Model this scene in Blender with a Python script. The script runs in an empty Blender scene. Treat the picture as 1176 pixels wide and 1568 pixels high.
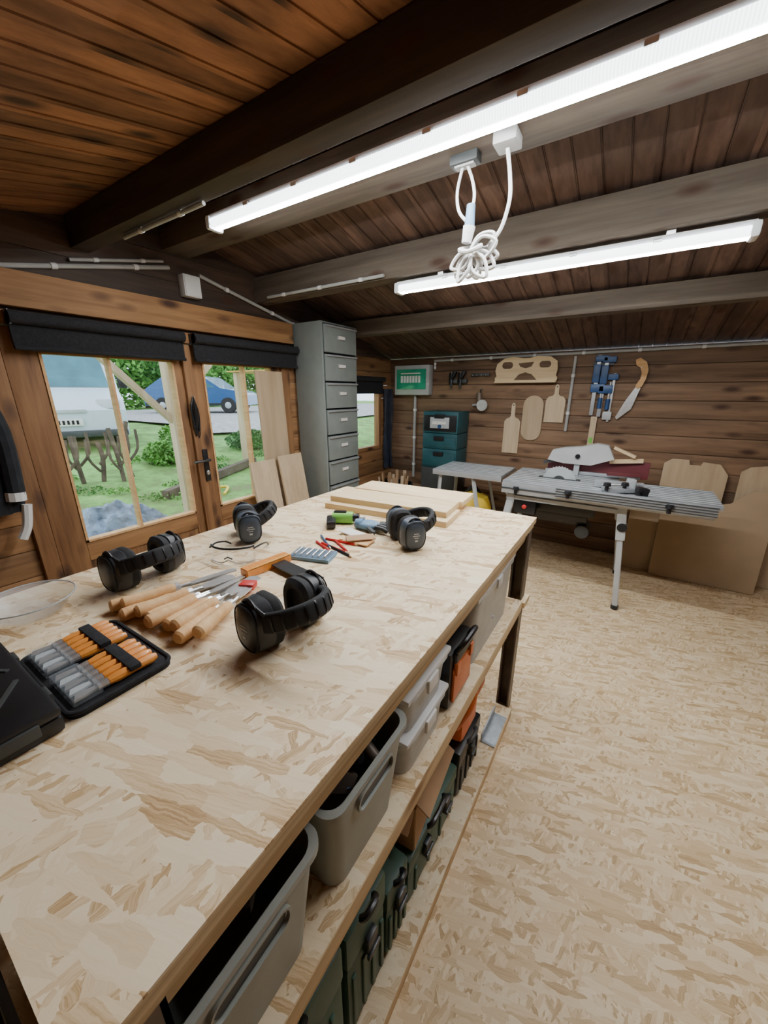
import bpy, bmesh, math, random
from mathutils import Vector, Matrix, Euler, noise
random.seed(7)
PI=math.pi
# ------------------------------------------------------------ materials
def _new(name):
    m=bpy.data.materials.new(name); m.use_nodes=True
    nt=m.node_tree; return m,nt,nt.nodes['Principled BSDF']
def _n(nt,t,**kw):
    n=nt.nodes.new(t)
    for k,v in kw.items(): setattr(n,k,v)
    return n
def _math(nt,op,a,b=None,clamp=False):
    n=_n(nt,'ShaderNodeMath',operation=op,use_clamp=clamp)
    for i,x in enumerate((a,b)):
        if x is None: continue
        if isinstance(x,(int,float)): n.inputs[i].default_value=x
        else: nt.links.new(x,n.inputs[i])
    return n.outputs[0]
def _vm(nt,op,a,b):
    n=_n(nt,'ShaderNodeVectorMath',operation=op)
    for i,x in enumerate((a,b)):
        if isinstance(x,(tuple,list)): n.inputs[i].default_value=x
        else: nt.links.new(x,n.inputs[i])
    return n.outputs[0]
def _mix(nt,fac,a,b,blend='MIX'):
    n=_n(nt,'ShaderNodeMix',data_type='RGBA',blend_type=blend)
    for i,x in ((0,fac),(6,a),(7,b)):
        if isinstance(x,(int,float)): n.inputs[i].default_value=x
        elif isinstance(x,(tuple,list)): n.inputs[i].default_value=tuple(x)[:3]+(1,)
        else: nt.links.new(x,n.inputs[i])
    return n.outputs[2]
def _bump(nt,b,h,strength=.3,dist=.002):
    n=_n(nt,'ShaderNodeBump'); n.inputs['Strength'].default_value=strength; n.inputs['Distance'].default_value=dist
    nt.links.new(h,n.inputs['Height']); nt.links.new(n.outputs[0],b.inputs['Normal'])
def _ramp(nt,fac,stops):
    n=_n(nt,'ShaderNodeValToRGB'); e=n.color_ramp.elements
    while len(e)<len(stops): e.new(.5)
    for i,(p,c) in enumerate(stops):
        e[i].position=p; e[i].color=tuple(c)[:3]+(1,)
    nt.links.new(fac,n.inputs[0]); return n.outputs[0]
def simple(name,col,rough=.5,metal=0.,var=.15,scale=12,trans=0,emit=0,bump=0,coat=0):
    m,nt,b=_new(name)
    tc=_n(nt,'ShaderNodeTexCoord'); nz=_n(nt,'ShaderNodeTexNoise'); nz.inputs['Scale'].default_value=scale; nz.inputs['Detail'].default_value=4
    nt.links.new(tc.outputs['Object'],nz.inputs['Vector'])
    lo=tuple(c*(1-var) for c in col); hi=tuple(min(1,c*(1+var)) for c in col)
    c=_ramp(nt,nz.outputs[0],[(.3,lo),(.7,hi)])
    nt.links.new(c,b.inputs['Base Color'])
    b.inputs['Roughness'].default_value=rough; b.inputs['Metallic'].default_value=metal
    if trans: b.inputs['Transmission Weight'].default_value=trans
    if coat: b.inputs['Coat Weight'].default_value=coat
    if emit:
        b.inputs['Emission Color'].default_value=tuple(col)+(1,); b.inputs['Emission Strength'].default_value=emit
    if bump: _bump(nt,b,nz.outputs[0],bump,.01)
    return m
def wood(name,c1,c2,axis=0,plank=None,pw=.14,var=.35,rough=.7,knots=True,fine=26,kd=(.06,.025,.012),poff=0.,kr=.26):
    m,nt,b=_new(name)
    tc=_n(nt,'ShaderNodeTexCoord').outputs['Object']
    vec=tc; pv=None
    if plank is not None:
        sp=_n(nt,'ShaderNodeSeparateXYZ'); nt.links.new(tc,sp.inputs[0])
        q=_math(nt,'FLOOR',_math(nt,'DIVIDE',_math(nt,'ADD',sp.outputs[plank],poff),pw))
        wn=_n(nt,'ShaderNodeTexWhiteNoise',noise_dimensions='1D'); nt.links.new(q,wn.inputs['W']); pv=wn.outputs[0]
        cb=_n(nt,'ShaderNodeCombineXYZ'); nt.links.new(_math(nt,'MULTIPLY',pv,17.),cb.inputs[axis])
        vec=_vm(nt,'ADD',tc,cb.outputs[0])
    s=[fine]*3; s[axis]=1.6
    n1=_n(nt,'ShaderNodeTexNoise'); n1.inputs['Scale'].default_value=1; n1.inputs['Detail'].default_value=6; n1.inputs['Roughness'].default_value=.65; n1.inputs['Distortion'].default_value=.3
    nt.links.new(_vm(nt,'MULTIPLY',vec,tuple(s)),n1.inputs['Vector'])
    s2=[7]*3; s2[axis]=.9
    n2=_n(nt,'ShaderNodeTexNoise'); n2.inputs['Scale'].default_value=1; n2.inputs['Detail'].default_value=3; n2.inputs['Distortion'].default_value=1.
    nt.links.new(_vm(nt,'MULTIPLY',vec,tuple(s2)),n2.inputs['Vector'])
    f=_math(nt,'ADD',_math(nt,'MULTIPLY',n1.outputs[0],.55),_math(nt,'MULTIPLY',n2.outputs[0],.45))
    c=_ramp(nt,f,[(.36,c1),(.64,c2)])
    if pv is not None:
        k=_math(nt,'ADD',_math(nt,'MULTIPLY',pv,var*2),1-var)
        cc=_n(nt,'ShaderNodeCombineColor')
        for i in range(3): nt.links.new(k,cc.inputs[i])
        c=_mix(nt,1.,c,cc.outputs[0],'MULTIPLY')
    if knots:
        s3=[9]*3; s3[axis]=3.6
        vo=_n(nt,'ShaderNodeTexVoronoi'); vo.inputs['Scale'].default_value=1
        nt.links.new(_vm(nt,'MULTIPLY',vec,tuple(s3)),vo.inputs['Vector'])
        kf=_math(nt,'SUBTRACT',1.0,_math(nt,'DIVIDE',vo.outputs['Distance'],kr),True)
        kf=_math(nt,'MULTIPLY',kf,1.5,True)
        c=_mix(nt,kf,c,kd)
    nt.links.new(c,b.inputs['Base Color']); b.inputs['Roughness'].default_value=rough
    _bump(nt,b,n1.outputs[0],.25,.002)
    return m
def osb(name,cols,scale=1.,rough=.6,thr=.5,warp=.009):
    m,nt,b=_new(name)
    tc=_n(nt,'ShaderNodeTexCoord').outputs['Object']
    nz=_n(nt,'ShaderNodeTexNoise'); nz.inputs['Scale'].default_value=60; nz.inputs['Detail'].default_value=3; nt.links.new(tc,nz.inputs['Vector'])
    w=_vm(nt,'MULTIPLY',_vm(nt,'SUBTRACT',nz.outputs['Color'],(.5,.5,.5)),(warp,warp,0))
    base=_vm(nt,'ADD',tc,w)
    out=None; hh=None
    angs=[.1,1.25,2.35,.7,1.8,2.85]
    for i,a in enumerate(angs):
        vr=_n(nt,'ShaderNodeVectorRotate',rotation_type='Z_AXIS'); vr.inputs['Angle'].default_value=a
        nt.links.new(base,vr.inputs['Vector'])
        k=scale*(1.+.30*math.sin(i*2.1))
        st=_vm(nt,'ADD',_vm(nt,'MULTIPLY',vr.outputs[0],(10*k,40*k,1)),(i*13.7,i*5.3,0))
        vo=_n(nt,'ShaderNodeTexVoronoi',voronoi_dimensions='2D',distance='MANHATTAN' if i%2 else 'CHEBYCHEV'); vo.inputs['Scale'].default_value=1
        nt.links.new(st,vo.inputs['Vector'])
        sp=_n(nt,'ShaderNodeSeparateColor'); nt.links.new(vo.outputs['Color'],sp.inputs[0])
        gr=_n(nt,'ShaderNodeTexNoise',noise_dimensions='2D'); gr.inputs['Scale'].default_value=1; gr.inputs['Detail'].default_value=4; gr.inputs['Roughness'].default_value=.7
        nt.links.new(_vm(nt,'MULTIPLY',st,(.6,6,1)),gr.inputs['Vector'])
        tone=_math(nt,'ADD',_math(nt,'MULTIPLY',sp.outputs[0],.58),_math(nt,'MULTIPLY',gr.outputs[0],.5))
        c=_ramp(nt,tone,cols)
        if out is None: out=c; hh=sp.outputs[0]
        else:
            mask=_math(nt,'GREATER_THAN',sp.outputs[1],thr)
            out=_mix(nt,mask,out,c)
            mx=_n(nt,'ShaderNodeMix',data_type='FLOAT'); nt.links.new(mask,mx.inputs[0]); nt.links.new(hh,mx.inputs[2]); nt.links.new(sp.outputs[0],mx.inputs[3]); hh=mx.outputs[0]
    nt.links.new(out,b.inputs['Base Color']); b.inputs['Roughness'].default_value=rough
    _bump(nt,b,hh,.22,.003)
    return m
M={}
M['osb_table']=osb('osb_table',[(.12,(.30,.155,.06)),(.27,(.57,.37,.18)),(.40,(.76,.57,.34)),(.62,(.84,.67,.44)),(1,(.92,.79,.58))],1.85)
M['osb_floor']=osb('osb_floor',[(.10,(.29,.155,.06)),(.25,(.52,.34,.165)),(.42,(.68,.485,.27)),(.65,(.77,.59,.365)),(1,(.88,.74,.52))],2.1)
M['osb_edge']=wood('osb_edge',(.36,.22,.10),(.78,.60,.36),1,knots=False,fine=150)
M['wall_x']=wood('wall_planks_x',(.105,.057,.030),(.275,.162,.09),0,plank=2,pw=.14,var=.3)
M['wall_y']=wood('wall_planks_y',(.17,.077,.030),(.41,.22,.095),1,plank=2,pw=.14,var=.28)
M['wall_yd']=wood('gable_planks_dark',(.032,.019,.013),(.085,.052,.034),1,plank=2,pw=.14,var=.28)  # shadow under the roof plus an assumed dark stain, put into the board colour
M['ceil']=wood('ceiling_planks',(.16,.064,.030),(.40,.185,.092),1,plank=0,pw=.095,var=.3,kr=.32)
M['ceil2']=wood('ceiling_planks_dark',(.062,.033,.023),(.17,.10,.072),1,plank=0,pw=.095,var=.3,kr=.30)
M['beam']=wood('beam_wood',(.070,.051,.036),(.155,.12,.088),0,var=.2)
M['beam1']=wood('beam_wood_shaded',(.030,.021,.015),(.072,.053,.038),0,var=.2)  # darker copy of beam wood: shade of facing away from the lights is in the colour
M['beam_y']=wood('frame_wood_y',(.19,.085,.032),(.44,.235,.095),1,kr=.3)
M['beam_z']=wood('frame_wood_z',(.155,.068,.026),(.37,.19,.078),2,kr=.3)
M['pine']=wood('pine',(.66,.47,.25),(.84,.66,.41),0,knots=False,fine=40)
M['pine_y']=wood('pine_y',(.58,.40,.20),(.80,.62,.37),1,knots=True,fine=40,kd=(.3,.14,.05))
M['pine_z']=wood('pine_z',(.52,.38,.23),(.70,.55,.37),2,knots=False,fine=40)
M['ply']=wood('plywood',(.44,.32,.195),(.58,.44,.285),2,knots=False,fine=20)
M['mdf']=simple('mdf',(.42,.30,.18),.7,var=.06,scale=5)
M['handle']=wood('handle_wood',(.60,.32,.12),(.80,.52,.26),0,knots=False,fine=60)
M['orangew']=simple('orange_lacquered_wood',(.75,.28,.05),.35,var=.15,scale=60,coat=.3)
M['steel']=simple('steel',(.70,.70,.70),.28,.8,var=.1,scale=40)
M['alu']=simple('aluminium',(.46,.48,.50),.42,.5,var=.08)
M['aluw']=simple('painted_light_grey',(.48,.50,.50),.45,.1,var=.05)
M['galv']=simple('galvanised',(.42,.45,.48),.45,.7,var=.2,scale=25)
M['legdark']=simple('dark_steel_leg',(.17,.13,.10),.5,.3,var=.25)
M['black']=simple('black_plastic',(.012,.012,.014),.35,var=.2)
M['muff']=simple('ear_cup_plastic',(.020,.022,.026),.38,var=.2)
M['muffb']=simple('ear_cup_blue_grey',(.055,.072,.10),.4,var=.15)
M['blackm']=simple('black_foam',(.018,.018,.02),.8,var=.2)
M['blackf']=simple('black_fabric',(.014,.014,.017),.95,var=.3,scale=60,bump=.3)
M['white']=simple('white_plastic',(.76,.76,.74),.4,var=.03)
M['conduit']=simple('grey_pvc',(.42,.42,.40),.45,var=.06)
M['grey']=simple('cabinet_grey',(.25,.28,.265),.42,.15,var=.06)
M['greyd']=simple('cabinet_grey_dark',(.06,.065,.065),.5,.2)
M['greybin']=simple('grey_bin_plastic',(.36,.38,.34),.5,var=.06)
M['green']=simple('dark_green_plastic',(.035,.095,.062),.45,var=.15)
M['teal']=simple('teal_plastic',(.016,.085,.10),.45,var=.15)
M['orange']=simple('orange_plastic',(.75,.16,.03),.4,var=.1)
M['red']=simple('red_paint',(.60,.03,.03),.35,var=.1)
M['maroon']=simple('maroon_paint',(.15,.03,.035),.5,var=.1)
M['blue']=simple('blue_paint',(.02,.07,.20),.4,var=.15)
M['bluel']=simple('light_blue_plastic',(.16,.28,.42),.5,var=.2)
M['lime']=simple('lime_plastic',(.22,.60,.10),.4,var=.1)
M['yellow']=simple('yellow_plastic',(.80,.56,.06),.45,var=.1)
M['card']=simple('cardboard',(.42,.26,.14),.8,var=.1)
M['paper']=simple('paper',(.75,.73,.68),.7,var=.05)
M['label']=simple('label_grey',(.45,.47,.48),.6,var=.1)
M['ledbody']=simple('led_housing',(.80,.82,.84),.35,var=.02)
M['cloth']=simple('dark_cloth',(.015,.017,.022),.9,var=.4,scale=20)
M['tarp']=simple('blue_tarp',(.16,.22,.30),.3,var=.6,scale=11,bump=.9)
M['gravel']=simple('gravel',(.38,.37,.36),.9,var=.3,scale=9)
M['leaf']=simple('leaves',(.12,.30,.05),.7,var=.5,scale=3)
M['leafd']=simple('leaves_dark',(.06,.18,.035),.7,var=.5,scale=3)
M['bark']=simple('bark',(.12,.09,.065),.9,var=.3,scale=9)
M['vanw']=simple('van_white',(.62,.70,.76),.3,var=.03,coat=.5)
M['carb']=simple('car_blue',(.015,.09,.26),.25,.3,var=.05,coat=.6)
M['carglass']=simple('car_window',(.04,.15,.19),.14,0,var=.4,coat=.3,scale=2)
M['tyre']=simple('tyre',(.02,.02,.02),.8)
M['amber']=simple('amber_roofing',(.70,.38,.08),.6,var=.2)
M['skin_green']=simple('tinted_green_cover',(.03,.34,.20),.12,var=.25,scale=8,coat=.6)
M['shiny']=simple('shiny_dark_plastic',(.03,.035,.05),.18,var=.3)
def ground_mat():
    m,nt,b=_new('grass')
    tc=_n(nt,'ShaderNodeTexCoord').outputs['Object']
    a=_n(nt,'ShaderNodeTexNoise'); a.inputs['Scale'].default_value=2.2; a.inputs['Detail'].default_value=9; a.inputs['Roughness'].default_value=.75
    nt.links.new(tc,a.inputs['Vector'])
    c=_ramp(nt,a.outputs[0],[(.30,(.24,.19,.12)),(.42,(.14,.24,.06)),(.55,(.20,.42,.10)),(.75,(.38,.56,.20))])
    nt.links.new(c,b.inputs['Base Color']); b.inputs['Roughness'].default_value=.9
    _bump(nt,b,a.outputs[0],.6,.05); return m
M['grass']=ground_mat()
def glass_mat(name,tint=(.95,.98,.98),gl=.06):
    m=bpy.data.materials.new(name); m.use_nodes=True; nt=m.node_tree
    nt.nodes.remove(nt.nodes['Principled BSDF'])
    out=[n for n in nt.nodes if n.type=='OUTPUT_MATERIAL'][0]
    t=_n(nt,'ShaderNodeBsdfTransparent'); t.inputs[0].default_value=tint+(1,)
    g=_n(nt,'ShaderNodeBsdfGlossy'); g.inputs['Roughness'].default_value=.03
    x=_n(nt,'ShaderNodeMixShader'); x.inputs[0].default_value=gl
    nt.links.new(t.outputs[0],x.inputs[1]); nt.links.new(g.outputs[0],x.inputs[2]); nt.links.new(x.outputs[0],out.inputs[0]); return m
M['glass']=glass_mat('window_glass',gl=.05)
def milky(name,f,col):
    m=bpy.data.materials.new(name); m.use_nodes=True; nt=m.node_tree
    b=nt.nodes['Principled BSDF']; b.inputs['Roughness'].default_value=.3
    out=[n for n in nt.nodes if n.type=='OUTPUT_MATERIAL'][0]
    t=_n(nt,'ShaderNodeBsdfTransparent'); x=_n(nt,'ShaderNodeMixShader'); x.inputs[0].default_value=f
    nz=_n(nt,'ShaderNodeTexNoise'); nz.inputs['Scale'].default_value=8
    r=_ramp(nt,nz.outputs[0],[(.3,tuple(c*.85 for c in col)),(.7,col)]); nt.links.new(r,b.inputs['Base Color'])
    nt.links.new(t.outputs[0],x.inputs[1]); nt.links.new(b.outputs[0],x.inputs[2]); nt.links.new(x.outputs[0],out.inputs[0]); return m
M['milky']=milky('milky_plastic',.6,(.78,.79,.77))
M['frost']=milky('frosted_sleeve',.16,(.62,.70,.76))
M['lens']=milky('clear_lens',.20,(.80,.83,.84))
def emis(name,col,s):
    m,nt,b=_new(name)
    tc=_n(nt,'ShaderNodeTexCoord').outputs['Object']
    wv=_n(nt,'ShaderNodeTexWave'); wv.inputs['Scale'].default_value=40; nt.links.new(tc,wv.inputs['Vector'])
    r=_ramp(nt,wv.outputs[0],[(0,tuple(c*.75 for c in col)),(1,col)])
    b.inputs['Base Color'].default_value=(.9,.9,.9,1)
    nt.links.new(r,b.inputs['Emission Color']); b.inputs['Emission Strength'].default_value=s
    return m
M['led']=emis('led_lens',(.90,.96,1.),6.5)
M['ledstrip']=emis('led_strip',(.95,.98,1.),335.)
# ------------------------------------------------------------ builder
class B:
    def __init__(s,name,T=None):
        s.name=name; s.v=[]; s.f=[]; s.m=[]; s.mats=[]; s.T=T or Matrix.Identity(4)
    def mi(s,mat):
        mt=M[mat]
        if mt not in s.mats: s.mats.append(mt)
        return s.mats.index(mt)
    def raw(s,vs,fs,mat,X=None):
        X=s.T@(X or Matrix.Identity(4)); o=len(s.v); k=s.mi(mat)
        s.v+=[tuple(X@Vector(p)) for p in vs]
        flip=X.determinant()<0
        for f in fs:
            f=[i+o for i in f]
            if flip: f=f[::-1]
            s.f.append(f); s.m.append(k)
        return s
    def bm(s,b,mat,X=None):
        b.verts.index_update()
        s.raw([v.co.copy() for v in b.verts],[[v.index for v in f.verts] for f in b.faces],mat,X); b.free()
    def box(s,c,size,mat,rot=(0,0,0),bev=0.,seg=2):
        b=bmesh.new(); bmesh.ops.create_cube(b,size=1)
        for v in b.verts: v.co=Vector((v.co.x*size[0],v.co.y*size[1],v.co.z*size[2]))
        if bev: bmesh.ops.bevel(b,geom=b.edges[:],offset=min(bev,min(size)*.45),segments=seg,affect='EDGES',profile=.6)
        s.bm(b,mat,Matrix.Translation(c)@Euler(rot).to_matrix().to_4x4()); return s
    def bb(s,x0,x1,y0,y1,z0,z1,mat,bev=0.):
        return s.box(((x0+x1)/2,(y0+y1)/2,(z0+z1)/2),(abs(x1-x0),abs(y1-y0),abs(z1-z0)),mat,bev=bev)
    def beam(s,p,q,w,h,mat,bev=0.,up=(0,0,1)):
        p=Vector(p);q=Vector(q);d=(q-p); L=d.length; d.normalize()
        u=Vector(up); x=d.cross(u)
        if x.length<1e-4: x=d.cross(Vector((1,0,0)))
        x.normalize(); z=x.cross(d)
        R=Matrix((x,d,z)).transposed().to_4x4()
        b=bmesh.new(); bmesh.ops.create_cube(b,size=1)
        for v in b.verts: v.co=Vector((v.co.x*w,v.co.y*L,v.co.z*h))
        if bev: bmesh.ops.bevel(b,geom=b.edges[:],offset=bev,segments=2,affect='EDGES')
        s.bm(b,mat,Matrix.Translation((p+q)/2)@R); return s
    def frame(s,p,q):
        d=(Vector(q)-Vector(p)).normalized()
        return Matrix.Translation(p)@d.to_track_quat('Z','Y').to_matrix().to_4x4()
    def lathe(s,prof,mat,X=None,seg=24,sq=0):
        vs=[];fs=[];n=len(prof)
        for i in range(seg):
            a=2*PI*i/seg; k=1.
            if sq: k=(abs(math.cos(a))**sq+abs(math.sin(a))**sq)**(-1/sq)
            for r,z in prof: vs.append((k*r*math.cos(a),k*r*math.sin(a),z))
        for i in range(seg):
            j=(i+1)%seg
            for k in range(n-1): fs.append([i*n+k,j*n+k,j*n+k+1,i*n+k+1])
        s.raw(vs,fs,mat,X); return s
    def cyl(s,p,q,r,mat,r2=None,seg=20,bev=0):
        r2=r if r2 is None else r2; L=(Vector(q)-Vector(p)).length
        return s.lathe([(0,0),(r,0),(r2,L),(0,L)],mat,s.frame(p,q),seg)
    def ell(s,c,r,mat,rot=(0,0,0),seg=20):
        pr=[(math.sin(PI*i/12),-math.cos(PI*i/12)) for i in range(13)]
        return s.lathe(pr,mat,Matrix.Translation(c)@Euler(rot).to_matrix().to_4x4()@Matrix.Diagonal((*r,1)),seg)
    def sweep(s,pts,prof,mat,up=None,closed=False):
        P=[Vector(p) for p in pts]; n=len(P); k=len(prof); vs=[];fs=[]
        sd=None
        for i in range(n):
            if closed: t=P[(i+1)%n]-P[i-1]
            else: t=P[min(i+1,n-1)]-P[max(i-1,0)]
            t.normalize()
            if up is not None: x=t.cross(Vector(up))
            else:
                if sd is None:
                    x=t.cross(Vector((0,0,1)))
                    if x.length<.1: x=t.cross(Vector((1,0,0)))
                else: x=sd-t*sd.dot(t)
            x.normalize(); sd=x; z=x.cross(t)
            for a,b in prof: vs.append(P[i]+x*a+z*b)
        for i in range(n if closed else n-1):
            j=(i+1)%n
            for a in range(k):
                b=(a+1)%k; fs.append([i*k+a,i*k+b,j*k+b,j*k+a])
        if not closed:
            fs.append(list(range(k))[::-1]); fs.append([(n-1)*k+a for a in range(k)])
        s.raw(vs,fs,mat); return s
    def tube(s,pts,r,mat,seg=8,closed=False,sm=0):
        if sm:
            P=[Vector(p) for p in pts]; n=len(P); Q=[]
            rng=range(n if closed else n-1)
            for i in rng:
                g=(lambda j:P[j%n]) if closed else (lambda j:P[max(0,min(n-1,j))])
                a,b,c,d=g(i-1),g(i),g(i+1),g(i+2)
                for k in range(sm):
                    t=k/sm
                    Q.append(.5*((2*b)+(c-a)*t+(2*a-5*b+4*c-d)*t*t+(3*b-a-3*c+d)*t**3))
            if not closed: Q.append(P[-1])
            pts=Q
        return s.sweep(pts,[(r*math.cos(2*PI*i/seg),r*math.sin(2*PI*i/seg)) for i in range(seg)],mat,closed=closed)
    def prism(s,poly,th,mat,X=None):
        n=len(poly); vs=[(a,b,0) for a,b in poly]+[(a,b,th) for a,b in poly]
        ar=sum(poly[i][0]*poly[(i+1)%n][1]-poly[(i+1)%n][0]*poly[i][1] for i in range(n))
        fs=[list(range(n))[::-1],[n+i for i in range(n)]]+[[i,(i+1)%n,n+(i+1)%n,n+i] for i in range(n)]
        if ar<0: fs=[f[::-1] for f in fs]
        s.raw(vs,fs,mat,X); return s
    def fin(s,ang=35):
        me=bpy.data.meshes.new(s.name); me.from_pydata(s.v,[],s.f)
        for m in s.mats: me.materials.append(m)
        me.polygons.foreach_set('material_index',s.m)
        me.polygons.foreach_set('use_smooth',[True]*len(s.f)); me.update()
        try: me.set_sharp_from_angle(angle=math.radians(ang))
        except Exception: pass
        o=bpy.data.objects.new(s.name,me); bpy.context.collection.objects.link(o); return o
RB=Matrix(((1,0,0,0),(0,0,-1,0),(0,1,0,0),(0,0,0,1)))
def onback(X,z,Y=3.95): return Matrix.Translation((X,Y,z))@RB
RL=Matrix(((0,0,1,0),(1,0,0,0),(0,1,0,0),(0,0,0,1)))
def onleft(Y,z,X=-2.46): return Matrix.Translation((X,Y,z))@RL
def rrect(w,h,r,n=6,cx=0,cy=0):
    o=[]
    for (sx,sy,a0) in ((1,1,0),(-1,1,90),(-1,-1,180),(1,-1,270)):
        for i in range(n+1):
            a=math.radians(a0+90*i/n); o.append((cx+sx*(w/2-r)+r*math.cos(a),cy+sy*(h/2-r)+r*math.sin(a)))
    return o
XL,XR,YN,YB=-2.46,2.4,-.95,3.95
RY,RZ,SL=1.5,2.40,.23
def roof(y): return RZ-SL*abs(y-RY)
# ------------------------------------------------------------ shell
b=B('floor'); b.bb(XL-.1,XR+.1,YN-.1,YB+.1,-.05,0,'osb_floor'); b.fin()
PH=.14
def longwall(name,y0,y1):
    b=B(name); z=0
    while z<1.82:
        z1=min(z+PH,1.83); b.bb(XL-.06,XR+.06,y0,y1,z+.0008,z1-.0008,'wall_x',bev=.009); z+=PH
    b.bb(XL-.06,XR+.06,min(y0,y1)+.014,max(y0,y1)-.014,.0,1.80,'black')
    return b.fin()
longwall('wall_back',YB,YB+.05); longwall('wall_front',YN-.05,YN)
def gable(name,x0,openings):
    b=B(name); z=0.
    X=Matrix.Translation((x0,0,0))@RL
    while z<RZ-.01:
        z1=z+PH
        if z<1.82:
            segs=[(YN,YB)]
            for (a,c,za,zc) in openings:
                if z+.01>=za-.001 and z1-.01<=zc+.001:
                    ns=[]
                    for (p,q) in segs:
                        if c<=p or a>=q: ns.append((p,q)); continue
                        if a>p: ns.append((p,a))
                        if c<q: ns.append((c,q))
                    segs=ns
            for (p,q) in segs:
                if q-p>.02: b.box((x0+.025,(p+q)/2,(z+z1)/2),(.05,q-p,PH-.0016),'wall_y',bev=.008)
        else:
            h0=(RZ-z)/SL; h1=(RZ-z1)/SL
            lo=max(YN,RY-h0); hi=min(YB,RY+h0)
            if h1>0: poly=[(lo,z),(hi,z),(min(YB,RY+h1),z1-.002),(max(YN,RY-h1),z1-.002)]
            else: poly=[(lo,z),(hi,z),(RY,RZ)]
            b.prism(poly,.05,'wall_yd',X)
        z+=PH
    return b.fin()
gable('wall_left',XL-.05,[(.56,2.32,0,1.82),(2.95,3.72,.84,1.54)])
gable('wall_right',XR,[])
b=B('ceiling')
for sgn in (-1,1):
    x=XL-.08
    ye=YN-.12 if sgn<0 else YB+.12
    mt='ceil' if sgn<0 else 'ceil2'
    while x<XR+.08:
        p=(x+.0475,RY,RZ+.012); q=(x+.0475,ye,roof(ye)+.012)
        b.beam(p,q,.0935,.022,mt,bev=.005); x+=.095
b.beam((0,RY,RZ+.034),(0,YN-.12,roof(YN-.12)+.034),5.1,.012,'black'); b.beam((0,RY,RZ+.034),(0,YB+.12,roof(YB+.12)+.034),5.1,.012,'black')
b.fin()
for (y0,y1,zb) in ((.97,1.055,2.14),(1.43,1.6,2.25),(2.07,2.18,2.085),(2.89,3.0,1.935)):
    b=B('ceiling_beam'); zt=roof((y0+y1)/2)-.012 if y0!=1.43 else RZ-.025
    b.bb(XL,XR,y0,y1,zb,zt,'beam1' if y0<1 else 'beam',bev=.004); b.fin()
b=B('ceiling_beam'); b.bb(XL,XR,-.2,-.09,1.86,roof(-.2)-.012,'beam',bev=.004); b.fin()
# ------------------------------------------------------------ left wall timber + doors
b=B('trim_1'); b.bb(XL+.001,XL+.055,YN+.01,2.38,1.835,1.985,'beam_y',bev=.005); b.fin()
b=B('door_frame')
for (a,c) in ((.53,.60),(2.25,2.33)): b.bb(XL-.06,XL+.03,a,c,0,1.82,'beam_z',bev=.004)
b.bb(XL-.06,XL+.03,.60,2.25,1.76,1.82,'beam_y',bev=.004); b.fin()
def door(name,y0,y1,g0,g1,mull=None):
    b=B(name); x0,x1=XL-.04,XL+.012
    b.bb(x0,x1,y0,g0,.01,1.755,'beam_z',bev=.004); b.bb(x0,x1,g1,y1,.01,1.755,'beam_z',bev=.004)
    b.bb(x0,x1,g0,g1,1.645,1.755,'beam_y',bev=.003); b.bb(x0,x1,g0,g1,.56,.67,'beam_y',bev=.003)
    b.bb(x0+.01,x1-.01,g0,g1,.01,.56,'beam_z')
    for y in (g0+.006,g1-.006): b.bb(x0+.005,x1+.006,y-.006,y+.006,.67,1.645,'handle')
    b.bb(x0+.005,x1+.006,g0,g1,.67,.682,'handle')
    if mull: b.bb(x0+.01,x1+.006,mull-.007,mull+.007,.67,1.645,'handle')
    b.bb(XL-.02,XL-.016,g0,g1,.67,1.645,'glass')
    return b.fin()
door('door_1',.605,1.462,.735,1.385,1.03)
door('door_2',1.466,2.245,1.575,2.15,1.90)
b=B('trim_2'); b.bb(XL+.013,XL+.04,1.435,1.49,.05,1.75,'beam_z',bev=.004); b.fin()
b=B('door_handle')
b.box((XL+.047,1.49,.99),(.012,.035,.22),'black',bev=.004)
b.cyl((XL+.05,1.49,1.03),(XL+.095,1.49,1.03),.009,'black'); b.tube([(XL+.095,1.49,1.03),(XL+.098,1.44,1.03),(XL+.095,1.38,1.028)],.009,'black')
b.ell((XL+.055,1.49,.94),(.006,.012,.016),'steel'); b.fin()
b=B('key_bunch')
b.cyl((XL+.04,1.455,1.44),(XL+.075,1.455,1.44),.003,'steel')
for i in range(7):
    y=1.455+.012*math.sin(i*2.4)
    b.tube([(XL+.06,1.455,1.44),(XL+.05+.006*(i%3),y-.015,1.36),(XL+.05,y,1.25-.012*i),(XL+.055,y+.016,1.33),(XL+.06,1.455,1.44)],.003,'black',sm=4)
b.fin()
for (a,c) in ((.64,1.435),(1.50,2.38)):
    b=B('roller_blind'); X=XL
    b.bb(X+.056,X+.075,a,c,1.655,1.81,'blackf',bev=.004)
    b.cyl((X+.085,a,1.785),(X+.085,c,1.785),.028,'blackf')
    b.cyl((X+.075,a,1.66),(X+.075,c,1.66),.01,'blackf')
    for y in (a+.003,c-.003): b.box((X+.05,y,1.785),(.09,.006,.06),'black')
    b.fin()
b=B('window_1')
x0,x1=XL-.05,XL+.015
for (a,c) in ((2.95,3.0),(3.67,3.72)): b.bb(x0,x1,a,c,.84,1.54,'beam_z',bev=.003)
b.bb(x0,x1,3.0,3.67,1.50,1.54,'beam_y'); b.bb(x0,x1,3.0,3.67,.84,.88,'beam_y')
b.bb(XL-.02,XL-.016,3.0,3.67,.88,1.50,'glass'); b.fin()
b=B('window_blind'); b.bb(XL+.017,XL+.03,2.95,3.74,1.45,1.62,'blackf',bev=.003); b.cyl((XL+.045,2.95,1.6),(XL+.045,3.74,1.6),.025,'blackf'); b.fin()
b=B('hanging_plastic_sheet')
n=14
pts=[]
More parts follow.
